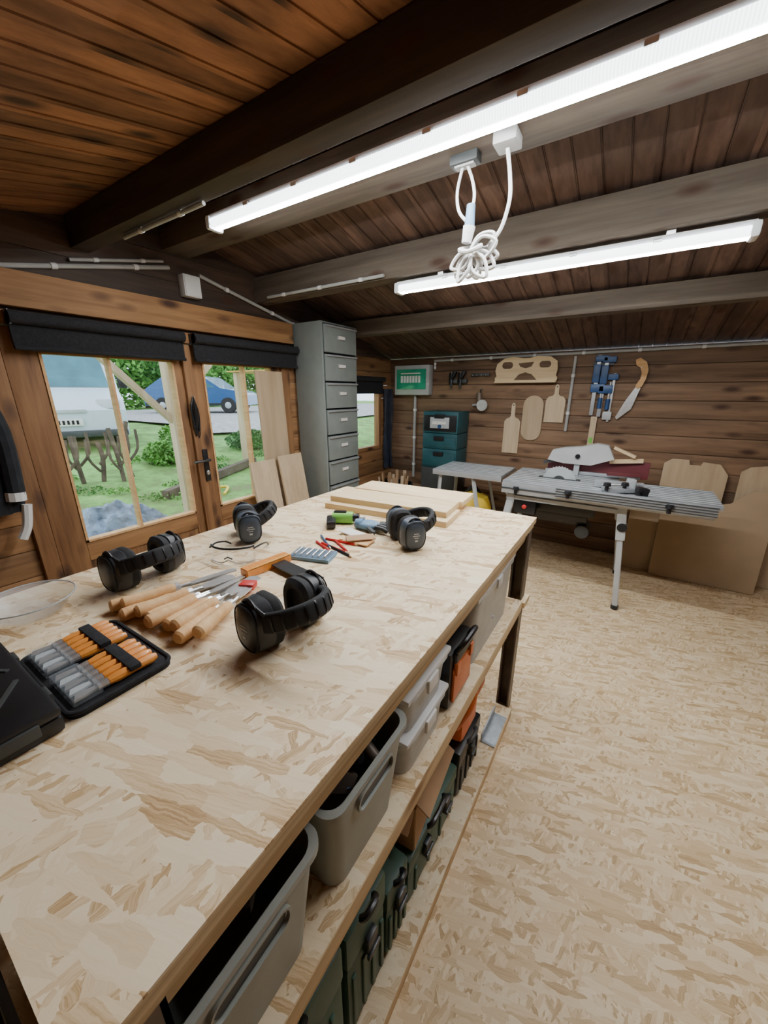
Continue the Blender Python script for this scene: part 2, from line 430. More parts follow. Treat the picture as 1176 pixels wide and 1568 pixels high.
for i in range(n):
    t=i/(n-1); pts.append((XL+.04+.03*math.sin(i*1.9),3.74+t*.17))
vs=[];fs=[]
zs=[1.50,1.25,1.0,.8,.6]
for j,z in enumerate(zs):
    for i,(x,y) in enumerate(pts): vs.append((x+.012*math.sin(i*2.3+j*1.7),y,z))
for j in range(4):
    for i in range(n-1): fs.append([j*n+i,j*n+i+1,(j+1)*n+i+1,(j+1)*n+i])
b.raw(vs,fs,'shiny'); b.fin()
b=B('hanging_jacket')
b.cyl((XL+.01,.40,1.60),(XL+.07,.40,1.61),.006,'steel')
prof=[(.03,1.64),(.09,1.60),(.14,1.53),(.15,1.3),(.15,1.1),(.15,.93)]
vs=[];fs=[];n=20
for j,(w,z) in enumerate(prof):
    for i in range(n):
        a=2*PI*i/n; k=1+.12*math.sin(i*3.1+j)
        vs.append((XL+.075+.05*math.sin(a)*k*(w/.17),.36+w*math.cos(a)*k,z))
for j in range(len(prof)-1):
    for i in range(n): fs.append([j*n+i,j*n+(i+1)%n,(j+1)*n+(i+1)%n,(j+1)*n+i])
b.raw(vs,fs,'cloth')
b.tube([(XL+.1,.46,1.50),(XL+.12,.50,1.3),(XL+.12,.49,1.02)],.035,'cloth',sm=4,seg=10)
b.tube([(XL+.12,.489,1.03),(XL+.12,.486,.99)],.037,'white',seg=10); b.tube([(XL+.10,.52,.96),(XL+.10,.50,.86),(XL+.1,.47,.80)],.02,'white',sm=4)
b.fin()
def conduit(pts,r=.011,name='conduit'):
    b=B(name); b.tube(pts,r,'conduit')
    for p,q in zip(pts,pts[1:]):
        L=(Vector(q)-Vector(p)).length; k=max(1,int(L/.45))
        for i in range(k+1):
            c=Vector(p).lerp(Vector(q),(i+.5)/(k+1)); d=(Vector(q)-Vector(p)).normalized()*.012
            b.cyl(c-d,c+d,r*1.3,'white',seg=12)
    return b.fin()
xw=XL+.016
conduit([(xw,YN+.1,2.0),(xw,.69,2.0),(xw,1.45,2.165)],name='gable_conduit')
conduit([(xw,1.64,2.165),(xw,2.40,1.995),(xw,2.5,1.97)],name='gable_conduit')
conduit([(xw,.95,2.085),(xw,1.42,2.19)],.008,name='gable_conduit')
conduit([(-2.3,2.055,2.10),(-1.33,2.055,2.10)],.009,name='beam_conduit')
conduit([(-1.9,YB-.018,1.785),(2.2,YB-.018,1.81)],.012,name='eaves_conduit')
conduit([(-1.89,YB-.018,1.77),(-1.89,YB-.018,1.70)],.010,name='junction_conduit')
conduit([(-2.12,YB-.022,1.43),(-2.12,YB-.022,.5)],.016,name='fuse_box_conduit')
conduit([(-.525,YB-.020,1.77),(-.525,YB-.020,1.12)],.013,name='socket_conduit')
conduit([(-2.05,1.03,2.126),(-1.45,1.03,2.126)],.008,name='purlin_conduit')
b=B('junction_box'); b.box((XL+.03,1.56,2.085),(.058,.11,.12),'white',bev=.006)
b.box((XL+.061,1.56,2.085),(.006,.10,.11),'white',bev=.003); b.fin()
b=B('fuse_box')
b.box((-2.13,YB-.055,1.59),(.43,.1,.31),'aluw',bev=.012)
b.box((-2.13,YB-.11,1.60),(.36,.02,.21),'skin_green',bev=.008)
for i in range(7): b.box((-2.24+i*.036,YB-.122,1.60),(.026,.006,.07),'white',bev=.002)
b.box((-2.13,YB-.123,1.66),(.24,.006,.012),'paper'); b.box((-1.93,YB-.109,1.59),(.02,.012,.05),'aluw',bev=.003)
b.fin()
# ------------------------------------------------------------ LED tube lights
def ledlight(x0,x1,y,z):
    b=B('led_batten_light')
    b.box(((x0+x1)/2,y,z+.018),(x1-x0-.02,.056,.022),'ledbody',bev=.006)
    n=10; prof=[]
    for i in range(n+1):
        a=PI+PI*i/n; prof.append((.036*math.cos(a),.026*math.sin(a)))
    prof.append((.034,.008)); prof.append((-.034,.008))
    b.sweep([(x0+.02,y,z),(x1-.02,y,z)],prof,'led')
    b.bb(x0+.03,x1-.03,y-.008,y+.008,z-.0285,z-.024,'ledstrip')
    for x,s in ((x0,1),(x1,-1)):
        b.box((x+s*.012,y,z-.004),(.03,.080,.056),'ledbody',bev=.012)
    k=int((x1-x0)/.28)
    for i in range(1,k): 
        x=x0+(x1-x0)*i/k
        b.box((x,y,z+.010),(.03,.080,.014),'steel',bev=.003)
    return b
b=ledlight(-1.83,.75,1.335,2.225)
for x in (-1.6,-.5,.5): b.box((x,1.380,2.252),(.03,.09,.010),'steel')
b.fin()
b=ledlight(-1.28,.27,2.125,2.04); 
for x in (-1.0,0.): b.box((x,2.125,2.073),(.03,.05,.022),'steel')
b.fin()
b=B('hanging_extension_cable')
b.box((-.485,1.475,2.232),(.075,.075,.035),'conduit',bev=.006)
b.box((-.64,1.51,2.235),(.10,.05,.03),'greyd',bev=.006); b.box((-.64,1.51,2.218),(.07,.03,.008),'conduit',bev=.002)
b.tube([(-.485,1.48,2.215),(-.475,1.5,2.14),(-.475,1.51,2.08),(-.50,1.52,2.01),(-.54,1.51,1.96)],.0065,'white',sm=6)
b.tube([(-.65,1.51,2.215),(-.665,1.51,2.15),(-.655,1.51,2.09),(-.62,1.51,2.05)],.0055,'white',sm=6)
b.tube([(-.63,1.51,2.215),(-.61,1.51,2.17),(-.60,1.51,2.12),(-.61,1.51,2.06)],.0055,'white',sm=6)
b.cyl((-.61,1.51,2.10),(-.612,1.51,2.03),.015,'bluel',.018); b.cyl((-.612,1.51,2.035),(-.62,1.51,1.985),.022,'white',.017)
rr=random.Random(3)
for i in range(10):
    a=-1.5+i*.36; L=.075+.035*rr.random(); cx,cz=-.60,1.950
    ca,sa=math.cos(a-1.2),math.sin(a-1.2); w=.020+.014*rr.random(); yo=1.51+.016*math.sin(i*2.1)
    p=[(cx,1.51,cz),(cx+ca*L*.5-sa*w,yo,cz+sa*L*.5+ca*w),(cx+ca*L,yo,cz+sa*L),(cx+ca*L*.5+sa*w,yo+.01,cz+sa*L*.5-ca*w)]
    b.tube(p,.0062,'white',sm=7,closed=True)
b.tube([(-.64,1.50,1.965),(-.60,1.485,1.95),(-.56,1.50,1.965),(-.60,1.53,1.975)],.008,'white',sm=5,closed=True)
b.fin()
# ------------------------------------------------------------ filing cabinet
b=B('filing_cabinet')
x0,x1,y0,y1,zt=-2.43,-2.13,2.40,2.85,1.99
b.bb(x0,x1,y0,y1,.03,zt,'grey',bev=.006); b.bb(x0+.02,x1-.02,y0+.02,y1-.02,0,.03,'greyd')
nd=9; ph=(zt-.06)/nd
for i in range(nd):
    z=.045+i*ph
    b.bb(x1,x1+.002,y0+.02,y1-.02,z-.004,z+ph+.004,'greyd')
    b.bb(x1,x1+.016,y0+.025,y1-.025,z+.008,z+ph-.006,'grey',bev=.004)
    b.bb(x1+.014,x1+.034,y0+.03,y1-.03,z+ph-.022,z+ph-.010,'alu',bev=.003)
    b.bb(x1+.015,x1+.022,(y0+y1)/2-.05,(y0+y1)/2+.05,z+ph*.5,z+ph*.5+.035,'steel',bev=.002)
    b.bb(x1+.021,x1+.0235,(y0+y1)/2-.042,(y0+y1)/2+.042,z+ph*.5+.006,z+ph*.5+.029,'paper')
b.fin()
def leaning(name,y0,y1,h,xf,xt,th,mat):
    b=B(name); b.beam((xf,(y0+y1)/2,th*.2),(xt,(y0+y1)/2,h),th,(y1-y0),mat,up=(0,1,0),bev=.001) ; return b.fin()
leaning('leaning_plywood_board',1.97,2.23,1.62,-2.36,XL+.045,.012,'ply')
leaning('leaning_plank',1.80,2.04,.96,-2.22,-2.365,.018,'pine_z')
leaning('leaning_plank',2.05,2.30,.98,-2.17,-2.335,.018,'pine_z')
# ------------------------------------------------------------ workbench
TX0,TX1,TY0,TY1,TZ=-1.28,-.275,-.014,1.6,.97
b=B('workbench')
b.bb(TX0,TX1,TY0,TY1,TZ-.004,TZ,'osb_table'); b.bb(TX0,TX1,TY0,TY1,TZ-.022,TZ-.0042,'osb_edge')
b.bb(TX0+.006,TX1-.006,TY0+.006,TY1-.006,TZ-.042,TZ-.0225,'osb_edge')
for x in (TX0+.035,TX1-.04): b.bb(x-.02,x+.02,TY0+.02,TY1-.02,TZ-.085,TZ-.043,'pine_y',bev=.002)
for y in (TY0+.03,TY1-.03): b.bb(TX0+.02,TX1-.02,y-.015,y+.015,TZ-.085,TZ-.043,'pine')
for (x,y) in ((TX1-.035,TY1-.05),(TX0+.035,TY1-.05),(TX0+.035,TY0+.04),(TX1-.035,TY0+.04)):
    b.bb(x-.028,x-.022,y-.03,y+.03,.0,TZ-.043,'legdark'); b.bb(x+.022,x+.028,y-.03,y+.03,.0,TZ-.043,'legdark'); b.bb(x-.028,x+.028,y+.024,y+.03,.0,TZ-.043,'legdark')
for z,xe in ((.62,TX1),(.045,TX1+.012)):
    b.bb(TX0+.02,xe,TY0+.005,TY1-.09,z-.018,z,'osb_table'); b.bb(xe-.03,xe+.002,TY0+.005,TY1-.09,z-.05 if z>.1 else 0.,z-.001,'pine_y',bev=.003)
b.bb(TX1-.03,TX1+.012,TY1-.09,TY1+.0,.585,.61,'pine_y')
b.bb(TX0+.02,TX0+.04,.05,TY1-.05,.2,.28,'pine_y')
b.bb(TX1-.05,TX1+.01,1.26,1.44,.046,.052,'galv'); b.bb(TX1-.05,TX1-.045,1.26,1.44,.046,.09,'galv')
b.fin()
b=B('black_trolley_case')
b.bb(-1.15,-.36,-.40,-.06,.06,.86,'blackf',bev=.04); b.bb(-1.14,-.37,-.405,-.055,.50,.52,'black',bev=.004)
b.tube([(-.95,-.2,.84),(-.93,-.2,.90),(-.65,-.2,.90),(-.63,-.2,.84)],.014,'black',sm=5)
for x in (-1.05,-.52): b.cyl((x-.02,-.2,.035),(x+.02,-.2,.035),.035,'tyre')
b.fin()
def bin_(name,x0,x1,y0,y1,z0,h,mat,flare=.02,th=.004,holes=True):
    b=B(name); cx,cy=(x0+x1)/2,(y0+y1)/2; w,d=x1-x0,y1-y0
    def ring(k,z,off=0): return [(cx+p[0],cy+p[1],z) for p in rrect(w-2*flare*(1-k)-2*off,d-2*flare*(1-k)-2*off,.03)]
    R=[ring(0,z0),ring(.5,z0+h*.5),ring(.97,z0+h*.95),ring(1,z0+h*.95,-.006),ring(1,z0+h,-.006),ring(1,z0+h,.004),ring(.5,z0+h*.5,th),ring(0,z0+th,th)]
    vs=[p for r in R for p in r]; n=len(R[0]); fs=[list(range(n))[::-1],[7*n+i for i in range(n)]]
    for j in range(7):
        for i in range(n): fs.append([j*n+i,j*n+(i+1)%n,(j+1)*n+(i+1)%n,(j+1)*n+i])
    b.raw(vs,fs,mat)
    if holes:
        X=Matrix.Translation((x1-.0055,cy,z0+h*.80))@RL
        b.prism(rrect(d*.42,.026,.012),.006,'black',X)
        b.sweep([(x1+.002,cy+p[0],z0+h*.80+p[1]) for p in rrect(d*.46,.036,.016)],[(-.002,-.003),(.002,-.003),(.002,.003),(-.002,.003)],mat,up=(1,0,0),closed=True)
    return b
def junk(b,x0,x1,y0,y1,z,n,mats):
    for i in range(n):
        x=random.uniform(x0,x1);y=random.uniform(y0,y1)
        m=random.choice(mats); r=random.random()
        if r<.5: b.box((x,y,z),(random.uniform(.03,.09),random.uniform(.03,.08),random.uniform(.03,.07)),m,(random.random(),random.random(),random.random()*3),bev=.006)
        else:
            a=random.random()*3; b.cyl((x-.05*math.cos(a),y-.04*math.sin(a),z-.02),(x+.05*math.cos(a),y+.04*math.sin(a),z+.03),random.uniform(.008,.02),m,seg=12)
b=bin_('storage_bin',-.62,-.285,.015,.27,.621,.225,'greybin'); junk(b,-.50,-.345,.08,.21,.825,26,['yellow','card','amber','handle','legdark','yellow']); b.fin()
b=bin_('storage_bin',-.62,-.285,.295,.53,.621,.225,'greybin'); junk(b,-.50,-.345,.35,.47,.82,18,['black','legdark','label','blue']); b.fin()
def lidbox(name,x0,x1,y0,y1,z0,h,mat,lid,cont=None):
    b=bin_(name,x0,x1,y0,y1,z0,h,mat,flare=.008,holes=False)
    b.box(((x0+x1)/2,(y0+y1)/2,z0+h+.007),(x1-x0+.012,y1-y0+.012,.014),lid,bev=.005)
    b.box((x1+.008,(y0+y1)/2,z0+h-.012),(.008,.05,.035),lid,bev=.003)
    if cont: junk(b,x0+.05,x1-.05,y0+.05,y1-.05,z0+h*.4,8,cont)
    return b.fin()
lidbox('clear_storage_box',-.60,-.30,.555,.765,.621,.105,'milky','white',['steel','black'])
lidbox('clear_storage_box',-.60,-.30,.555,.765,.7425,.10,'milky','white',['paper','label'])
b=B('drill_case')
b.box((-.45,.87,.715),(.30,.16,.185),'black',bev=.015); b.box((-.297,.87,.70),(.008,.13,.11),'orange',bev=.004)
b.box((-.297,.87,.785),(.012,.12,.03),'greyd',bev=.004)
for y in (.82,.92): b.box((-.293,y,.755),(.012,.022,.04),'orange',bev=.003)
b.tube([(-.30,.82,.80),(-.28,.83,.835),(-.28,.91,.835),(-.30,.92,.80)],.008,'black',sm=5); b.fin()
lidbox('clear_storage_box',-.62,-.305,.99,1.40,.621,.24,'milky','white',['black','label','blue'])
def case(name,x0,x1,y0,y1,z0,z1,mat,clasp='black',lat=2):
    b=B(name); b.bb(x0,x1,y0,y1,z0,z0+(z1-z0)*.68,mat,bev=.012); b.bb(x0-.004,x1+.004,y0-.003,y1+.003,z0+(z1-z0)*.69,z1,mat,bev=.014)
    for i in range(lat):
        y=y0+(y1-y0)*(i+.7)/(lat+.4)
        b.box((x1+.008,y,z0+(z1-z0)*.68),(.018,.035,.055),clasp,bev=.005); b.box((x1+.018,y,z0+(z1-z0)*.62),(.008,.045,.014),clasp,bev=.003)
    for i in range(4):
        y=y0+(y1-y0)*(i+.5)/4; b.box((x1+.002,y,z0+(z1-z0)*.33),(.008,.012,(z1-z0)*.5),mat,bev=.003)
    b.tube([(x1-.01,y0+(y1-y0)*.35,z1-.02),(x1+.012,y0+(y1-y0)*.37,z1+.002),(x1+.012,y0+(y1-y0)*.63,z1+.002),(x1-.01,y0+(y1-y0)*.65,z1-.02)],.008,clasp,sm=5)
    return b.fin()
case('green_tool_case',-.66,-.315,.02,.33,.046,.43,'green')
case('green_tool_case',-.66,-.315,.345,.49,.046,.41,'green',lat=1)
case('green_tool_case',-.66,-.315,.50,.60,.046,.30,'green',lat=1)
case('green_tool_case',-.66,-.32,.62,.96,.046,.235,'green')
case('black_tool_case',-.66,-.32,.985,1.20,.046,.255,'black','greyd',1)
b=B('cardboard_box')
T=Matrix.Translation((-.44,.745,.246))@Matrix.Rotation(.10,4,'Z'); b.T=T
for s in (-1,1):
    b.box((s*.11,0,.08),(.004,.22,.16),'card'); b.box((0,s*.11,.08),(.22,.004,.16),'card')
    b.box((s*.130,0,.170),(.05,.22,.004),'card',(0,s*.6,0)); 
b.box((0,0,.004),(.22,.22,.006),'card'); b.box((.02,.02,.10),(.1,.08,.14),'paper',(0,.2,.3)); b.box((0,-.135,.145),(.22,.06,.004),'card',(.7,0,0)); b.fin()
b=B('orange_power_saw'); b.T=Matrix.Translation((-.40,1.08,.27))
b.box((0,0,.07),(.16,.16,.13),'orange',bev=.03); b.tube([(.05,-.075,.08),(.09,-.065,.18),(.085,-.01,.24),(.085,.055,.20),(.05,.075,.08)],.017,'orange',sm=6,seg=12)
b.cyl((.0,-.02,.14),(.075,-.02,.14),.045,'black'); b.box((-.06,.02,.16),(.12,.10,.07),'black',bev=.02)
b.box((-.16,0,.05),(.16,.015,.05),'steel',bev=.003); b.fin()
# ------------------------------------------------------------ tabletop objects
def ear(loc,rz,tilt=.5,gap=.062,txt=True,sc=1.,flip=1,ext=.075,shell='muff'):
    b=B('ear_defenders',Matrix.Translation(loc)@Matrix.Rotation(rz,4,'Z')@Matrix.Scale(sc,4))
    for s in (-1,1):
        c=(s*gap,0,.0555)
        X=Matrix.Translation(c)@Matrix(((0,0,s,0),(s,0,0,0),(0,1,0,0),(0,0,0,1)))@Matrix.Diagonal((1.0,1.3,1.2,1))
        b.lathe([(0,.034),(.020,.0338),(.031,.0315),(.0375,.026),(.0405,.012),(.042,0),(.040,-.003)],shell,X,40,2.8)
        b.lathe([(.0345,.0292),(.036,.0312),(.0375,.029)],'blackm',X,40,2.8)
        b.lathe([(.040,-.003),(.042,-.008),(.042,-.016),(.036,-.023),(.027,-.022),(.024,-.012),(0,-.010)],'blackm',X,40,2.8)
        if txt:
            for k,(w,hh) in enumerate(((.020,.0026),(.028,.0026),(.016,.002))):
                b.box((s*(gap+.0408),0,.064-k*.007),(.0012,w*.9,hh),'label')
            b.box((s*(gap+.0408),0,.040),(.0012,.010,.006),'label')
        ct,st=math.cos(tilt),math.sin(tilt)
        b.tube([(s*(gap+.012),-.034*flip,.055),(s*(gap+.024),-.022*flip,.098),(s*(gap+.024),.0,.112),(s*(gap+.024),.022*flip,.098),(s*(gap+.012),.034*flip,.055)],.0035,'black',sm=4)
        b.tube([(s*(gap+.024),.0,.110),(s*(gap+.022),flip*.03*ct,.09+.02*st),(s*(gap+.014),flip*.055*ct,.07+.045*st)],.004,'black',sm=4)
    pts=[]; R=gap+.016
    ct,st=math.cos(tilt),math.sin(tilt)
    for i in range(25):
        a=-.12+(PI+.24)*i/24; u=.030+ext*math.sin(a); pts.append((R*math.cos(a),flip*u*ct,.060+u*st))
    b.sweep(pts,[(x*1.,y) for x,y in rrect(.017,.040,.008,3)],'blackm',up=(0,-st*flip,ct))
    for i in range(4,21,2):
        b.sweep([Vector(pts[i-1]).lerp(Vector(pts[i]),.7),pts[i]],rrect(.021,.036,.008,3),'black',up=(0,-st*flip,ct))
    return b.fin()
ear((-.56,.475,TZ),math.radians(-96),.35,.052,sc=1.04)
ear((-1.075,.44,TZ),math.radians(-85),.35,.06,False)
ear((-1.10,.80,TZ),math.radians(-30),.45,.045,shell='muffb')
ear((-.60,1.06,TZ),math.radians(-36),.35,.05,shell='muffb')
def glasses(loc,rz,frame='black',lens='lens',sc=1.):
    b=B('safety_glasses',Matrix.Translation(loc)@Matrix.Rotation(rz,4,'Z')@Matrix.Scale(sc,4))
    n=16; vs=[];fs=[]
    for i in range(n+1):
        a=PI*(.12+.76*i/n); x=-.072*math.cos(a); y=-.05*math.sin(a)+.02
        cut=.012*math.exp(-((x)/.012)**2)
        vs+=[(x,y,.004+cut),(x*.98,y+.004,.048)]
    for i in range(n): fs.append([2*i,2*i+2,2*i+3,2*i+1])
    b.raw(vs,fs,lens)
    b.tube([vs[2*i+1] for i in range(n+1)],.0034,frame); b.tube([vs[2*i] for i in range(n+1)],.0018,'label')
    for s in (-1,1):
        b.tube([(s*.068,-.0,.042),(s*.074,.05,.036),(s*.07,.10,.02),(s*.064,.125,.003)],.0028,frame,sm=4)
        b.raw([(s*.067,.0,.012),(s*.067,.0,.046),(s*.073,.035,.038),(s*.073,.035,.020)],[[0,1,2,3]],lens)
    b.tube([(-.012,-.03,.018),(0,-.034,.026),(.012,-.03,.018)],.002,frame)
    return b.fin()
glasses((-.975,.645,TZ),math.radians(30),sc=1.02)
b=B('clear_plastic_bowl'); 
b.lathe([(0,.002),(.050,.002),(.066,.012),(.082,.038),(.088,.042),(.088,.045),(.080,.041),(.064,.015),(.05,.005),(0,.005)],'lens',Matrix.Translation((-1.115,.20,TZ)),48)
b.tube([(-1.115+.087*math.cos(i*PI/20),.20+.087*math.sin(i*PI/20),TZ+.0435) for i in range(40)],.0016,'label',closed=True)
b.fin()
b=B('wood_chisel_set')
for i in range(10):
    t=i/9
    e=Vector((-.965+.285*t,.30+.035*t+.012*math.sin(i*2.2),TZ+.0175+.010*(i%2))); tip=Vector((-.895+.120*t+.01*math.sin(i*3),.565+.025*math.sin(i*2),TZ+.008+.012*(i%2)))
    X=b.frame(e,tip); L=(tip-e).length
    b.lathe([(0,0),(.011,.001),(.0150,.006),(.0158,.03),(.0130,.075),(.0145,.105),(.0115,.118),(0,.118)],'handle',X,16)
    b.lathe([(.0118,.112),(.0115,.128),(.008,.130),(0,.130)],'steel',X,16)
    b.lathe([(0,.128),(.005,.129),(.004,.155),(0,.156)],'steel',X,10)
    w=.006+.004*(i%4)
    b.prism([(-w*.6,0),(w*.6,0),(w,.02),(w,L-.165),(w*.2,L-.155),(-w,L-.16),(-w,.02)],.003,'steel',X@Matrix.Translation((0,.0015,.155))@Matrix.Rotation(PI/2,4,'X'))
b.box((-.775,.545,TZ+.02),(.04,.03,.016),'red',(0,0,.5),bev=.004)
b.fin()
b=B('try_square'); b.beam((-.852,.59,TZ+.0125),(-.835,.74,TZ+.0125),.036,.024,'orangew',bev=.002)
b.box((-.740,.68,TZ+.014),(.19,.046,.003),'black',(0,0,-.12)); b.beam((-.833,.605,TZ+.0255),(-.819,.735,TZ+.0255),.004,.002,'amber')
b.fin()
b=B('bit_set_box',Matrix.Translation((-.785,.80,TZ))@Matrix.Rotation(.30,4,'Z'))
b.box((0,0,.006),(.135,.075,.012),'bluel',bev=.003); b.box((0,0,.0135),(.128,.068,.003),'frost')
for i in range(6): b.cyl((-.05+i*.02,-.025,.0165),(-.05+i*.02,.025,.0165),.003,'steel',seg=8)
b.fin()
b=B('pencils')
for i,(x,y,a,m) in enumerate(((-.80,.87,.1,'red'),(-.77,.885,.35,'red'),(-.76,.91,.0,'red'),(-.785,.94,.6,'red'),(-.83,.91,-.1,'blue'),(-.74,.875,.25,'black'))):
    d=Vector((math.cos(a-.5),math.sin(a-.5),0)); p=Vector((x,y,TZ+.004))-d*.065; q=p+d*.12
    b.cyl(p,q,.004,m,seg=6); b.cyl(q,q+d*.012,.004,'pine',.001,seg=6)
b.fin()
b=B('wood_sample_cards')
for i,(x,y,a,m) in enumerate(((-.77,.995,.4,'pine'),(-.735,.97,.1,'handle'),(-.79,1.015,-.2,'paper'),(-.735,.985,.8,'card'))):
    b.box((x,y,TZ+.003+i*.004),(.10,.05,.004),m,(0,0,a),bev=.001)
b.fin()
b=B('cordless_screwdriver',Matrix.Translation((-.90,1.11,TZ))@Matrix.Rotation(.5,4,'Z'))
b.cyl((-.05,0,.024),(.03,0,.024),.024,'lime'); b.cyl((.03,0,.024),(.055,0,.024),.016,'black'); b.cyl((.055,0,.024),(.08,0,.024),.004,'steel')
b.box((-.05,-.04,.018),(.035,.09,.03),'black',(0,0,.2),bev=.008); b.box((-.02,.0,.046),(.05,.02,.01),'black',bev=.003); b.fin()
b=B('work_gloves',Matrix.Translation((-.77,1.105,TZ))@Matrix.Rotation(.2,4,'Z'))
b.ell((-.01,0,.018),(.045,.035,.018),'bluel'); 
for i in range(4): b.tube([(.025,-.024+i*.016,.02),(.055,-.03+i*.02,.02),(.075,-.03+i*.021,.010)],.0085,'greyd',sm=4)
b.tube([(0,-.03,.016),(.02,-.05,.014),(.035,-.055,.010)],.009,'greyd',sm=4); b.cyl((-.065,0,.018),(-.035,0,.018),.018,'bluel',.022)
b.fin()
b=B('pine_planks')
b.box((-.83,1.335,TZ+.0125),(.57,.18,.025),'pine',(0,0,.09),bev=.002)
b.box((-.845,1.50,TZ+.0125),(.53,.15,.025),'pine',(0,0,.05),bev=.002)
b.box((-.84,1.37,TZ+.0375),(.55,.17,.024),'pine',(0,0,.10),bev=.002)
b.box((-.84,1.55,TZ+.0375),(.55,.17,.024),'pine',(0,0,.07),bev=.002)
b.fin()
b=B('carving_tool_wallet')
b.T=Matrix.Translation((-.79,.205,TZ))
b.prism(rrect(.245,.165,.02),.010,'blackf',Matrix.Identity(4))
b.tube([(p[0],p[1],.010) for p in rrect(.243,.163,.02)],.004,'blackf',closed=True)
for gx in (-.060,.058):
    for i in range(5):
        x=gx-.040+i*.020; y0=-.074
        X=b.frame((x,y0,.021),(x+.002,y0+1,.021))
        b.lathe([(0,.056),(.007,.058),(.0095,.073),(.0082,.10),(.0098,.128),(.006,.138),(0,.139)],'orangew',X,10)
        b.lathe([(0,.040),(.0065,.041),(.0078,.057),(0,.058)],'steel',X,10)
        b.prism([(-.003,.045),(.003,.045),(.008,.022),(.008,.006),(-.008,.012),(-.008,.022)],.004,'label' if i%2 else 'steel',Matrix.Translation((x,y0,.020)))
    b.box((gx,y0+.024,.021),(.102,.044,.016),'frost',bev=.004)
    b.box((gx,y0+.098,.027),(.104,.020,.010),'blackf',bev=.003)
b.fin()
b=B('black_tool_box'); b.T=Matrix.Translation((-.81,.062,TZ))
b.box((0,0,.014),(.30,.108,.027),'black',bev=.008); b.box((0,0,.036),(.30,.108,.016),'black',bev=.007)
for s in (-1,1): b.beam((s*.12,-.03,.0445),(s*.02,.035,.0445),.008,.003,'greyd',bev=.001)
for x in (-.08,.08): b.box((x,.056,.026),(.03,.006,.022),'greyd',bev=.002)
b.box((.152,0,.026),(.006,.05,.02),'greyd',bev=.002)
b.fin()
# ------------------------------------------------------------ table saw
b=B('table_saw'); Z=.82
b.bb(-.78,-.02,2.90,3.52,Z-.03,Z,'alu',bev=.004)
for i in range(9): b.bb(-.77,-.03,2.93+i*.066,2.936+i*.066,Z,Z+.003,'aluw')
b.bb(-.76,-.04,2.93,3.48,Z-.12,Z-.03,'aluw',bev=.01)
b.bb(-.77,.50,2.85,2.90,Z-.085,Z-.004,'alu',bev=.004); b.bb(-.77,.50,2.845,2.851,Z-.05,Z-.04,'greyd')
b.bb(-.38,.50,2.80,2.845,Z-.06,Z+.015,'alu',bev=.004)
for i in range(4): b.bb(-.38,.50,2.796,2.801,Z-.05+i*.017,Z-.044+i*.017,'greyd')
b.bb(.0,.54,2.92,3.38,Z-.035,Z-.01,'alu',bev=.004)
for i in range(8): b.bb(.0,.54,2.95+i*.055,2.958+i*.055,Z-.011,Z-.006,'aluw')
for x in (.08,.45): b.bb(x-.02,x+.02,2.9,3.4,Z-.08,Z-.035,'alu')
for (x,y,z) in ((-.08,2.86,Z+.04),(.02,2.93,Z+.04),(.10,2.86,Z+.03),(.27,2.79,Z-.04),(-.30,2.79,Z-.03),(-.66,2.84,Z-.06)):
    b.cyl((x,y,z-.02),(x,y,z+.012),.012,'black'); b.cyl((x,y,z+.012),(x,y,z+.034),.024,'black',.02,seg=8)
b.box((.0,2.95,Z+.02),(.22,.08,.03),'alu',(0,0,.5),bev=.005); b.box((-.02,3.05,Z+.03),(.30,.03,.05),'alu',(0,0,.15),bev=.004)
b.box((.12,2.90,Z+.03),(.07,.05,.06),'black',(0,.2,.3),bev=.012); b.box((.05,3.0,Z+.05),(.05,.05,.08),'aluw',(0,.1,.3),bev=.008); b.cyl((-.12,2.98,Z+.03),(.12,3.04,Z+.05),.012,'steel')
b.box((-.20,3.47,Z+.07),(.72,.025,.13),'maroon',bev=.004); b.box((-.23,3.45,Z+.015),(.68,.05,.025),'alu',bev=.004)
b.box((.0,3.36,Z+.05),(.22,.03,.03),'maroon',(0,0,.2),bev=.004)
X=Matrix.Translation((-.42,3.18,Z-.025))@Matrix.Rotation(PI/2,4,'X')
teeth=[]
for i in range(72):
    r=.125 if i%2 else .117; a=2*PI*i/72; teeth.append((r*math.cos(a),r*math.sin(a)))
b.prism(teeth,.003,'label',X); b.bb(-.57,-.27,3.15,3.21,Z+.0005,Z+.004,'greyd')
b.cyl((-.42,3.18,Z-.025),(-.42,3.165,Z-.025),.05,'greyd')
gp=[(-.22,-.02),(-.19,.06),(-.10,.085),(.02,.10),(.12,.13),(.20,.12),(.25,.02),(.1,-.04),(-.1,-.04)]
X=Matrix.Translation((-.33,3.36,Z+.135))@Matrix.Rotation(PI/2,4,'X')
b.prism(gp,.005,'milky',X); b.prism(gp,.005,'milky',X@Matrix.Translation((0,0,-.07)))
b.sweep([(-.33+x,3.39,Z+.135+z) for x,z in gp[:7]],[(-.035,-.002),(.035,-.002),(.035,.002),(-.035,.002)],'milky',up=(0,0,1))
b.cyl((-.33,3.34,Z+.16),(-.33,3.44,Z+.16),.018,'black'); b.box((-.33,3.40,Z+.07),(.04,.05,.14),'aluw',bev=.004)
b.box((-.02,3.42,Z+.21),(.16,.05,.02),'pine',(0,.4,0)); b.box((-.45,3.40,Z+.12),(.28,.03,.02),'greyd',(0,-.25,.1)); b.box((.0,3.43,Z+.14),(.22,.02,.03),'pine',(0,-.1,.1))
b.cyl((-.55,3.2,Z-.26),(-.18,3.2,Z-.26),.10,'black'); b.box((-.38,3.2,Z-.17),(.50,.36,.14),'black',bev=.02); b.box((-.60,2.95,Z-.19),(.16,.08,.12),'black',bev=.01)
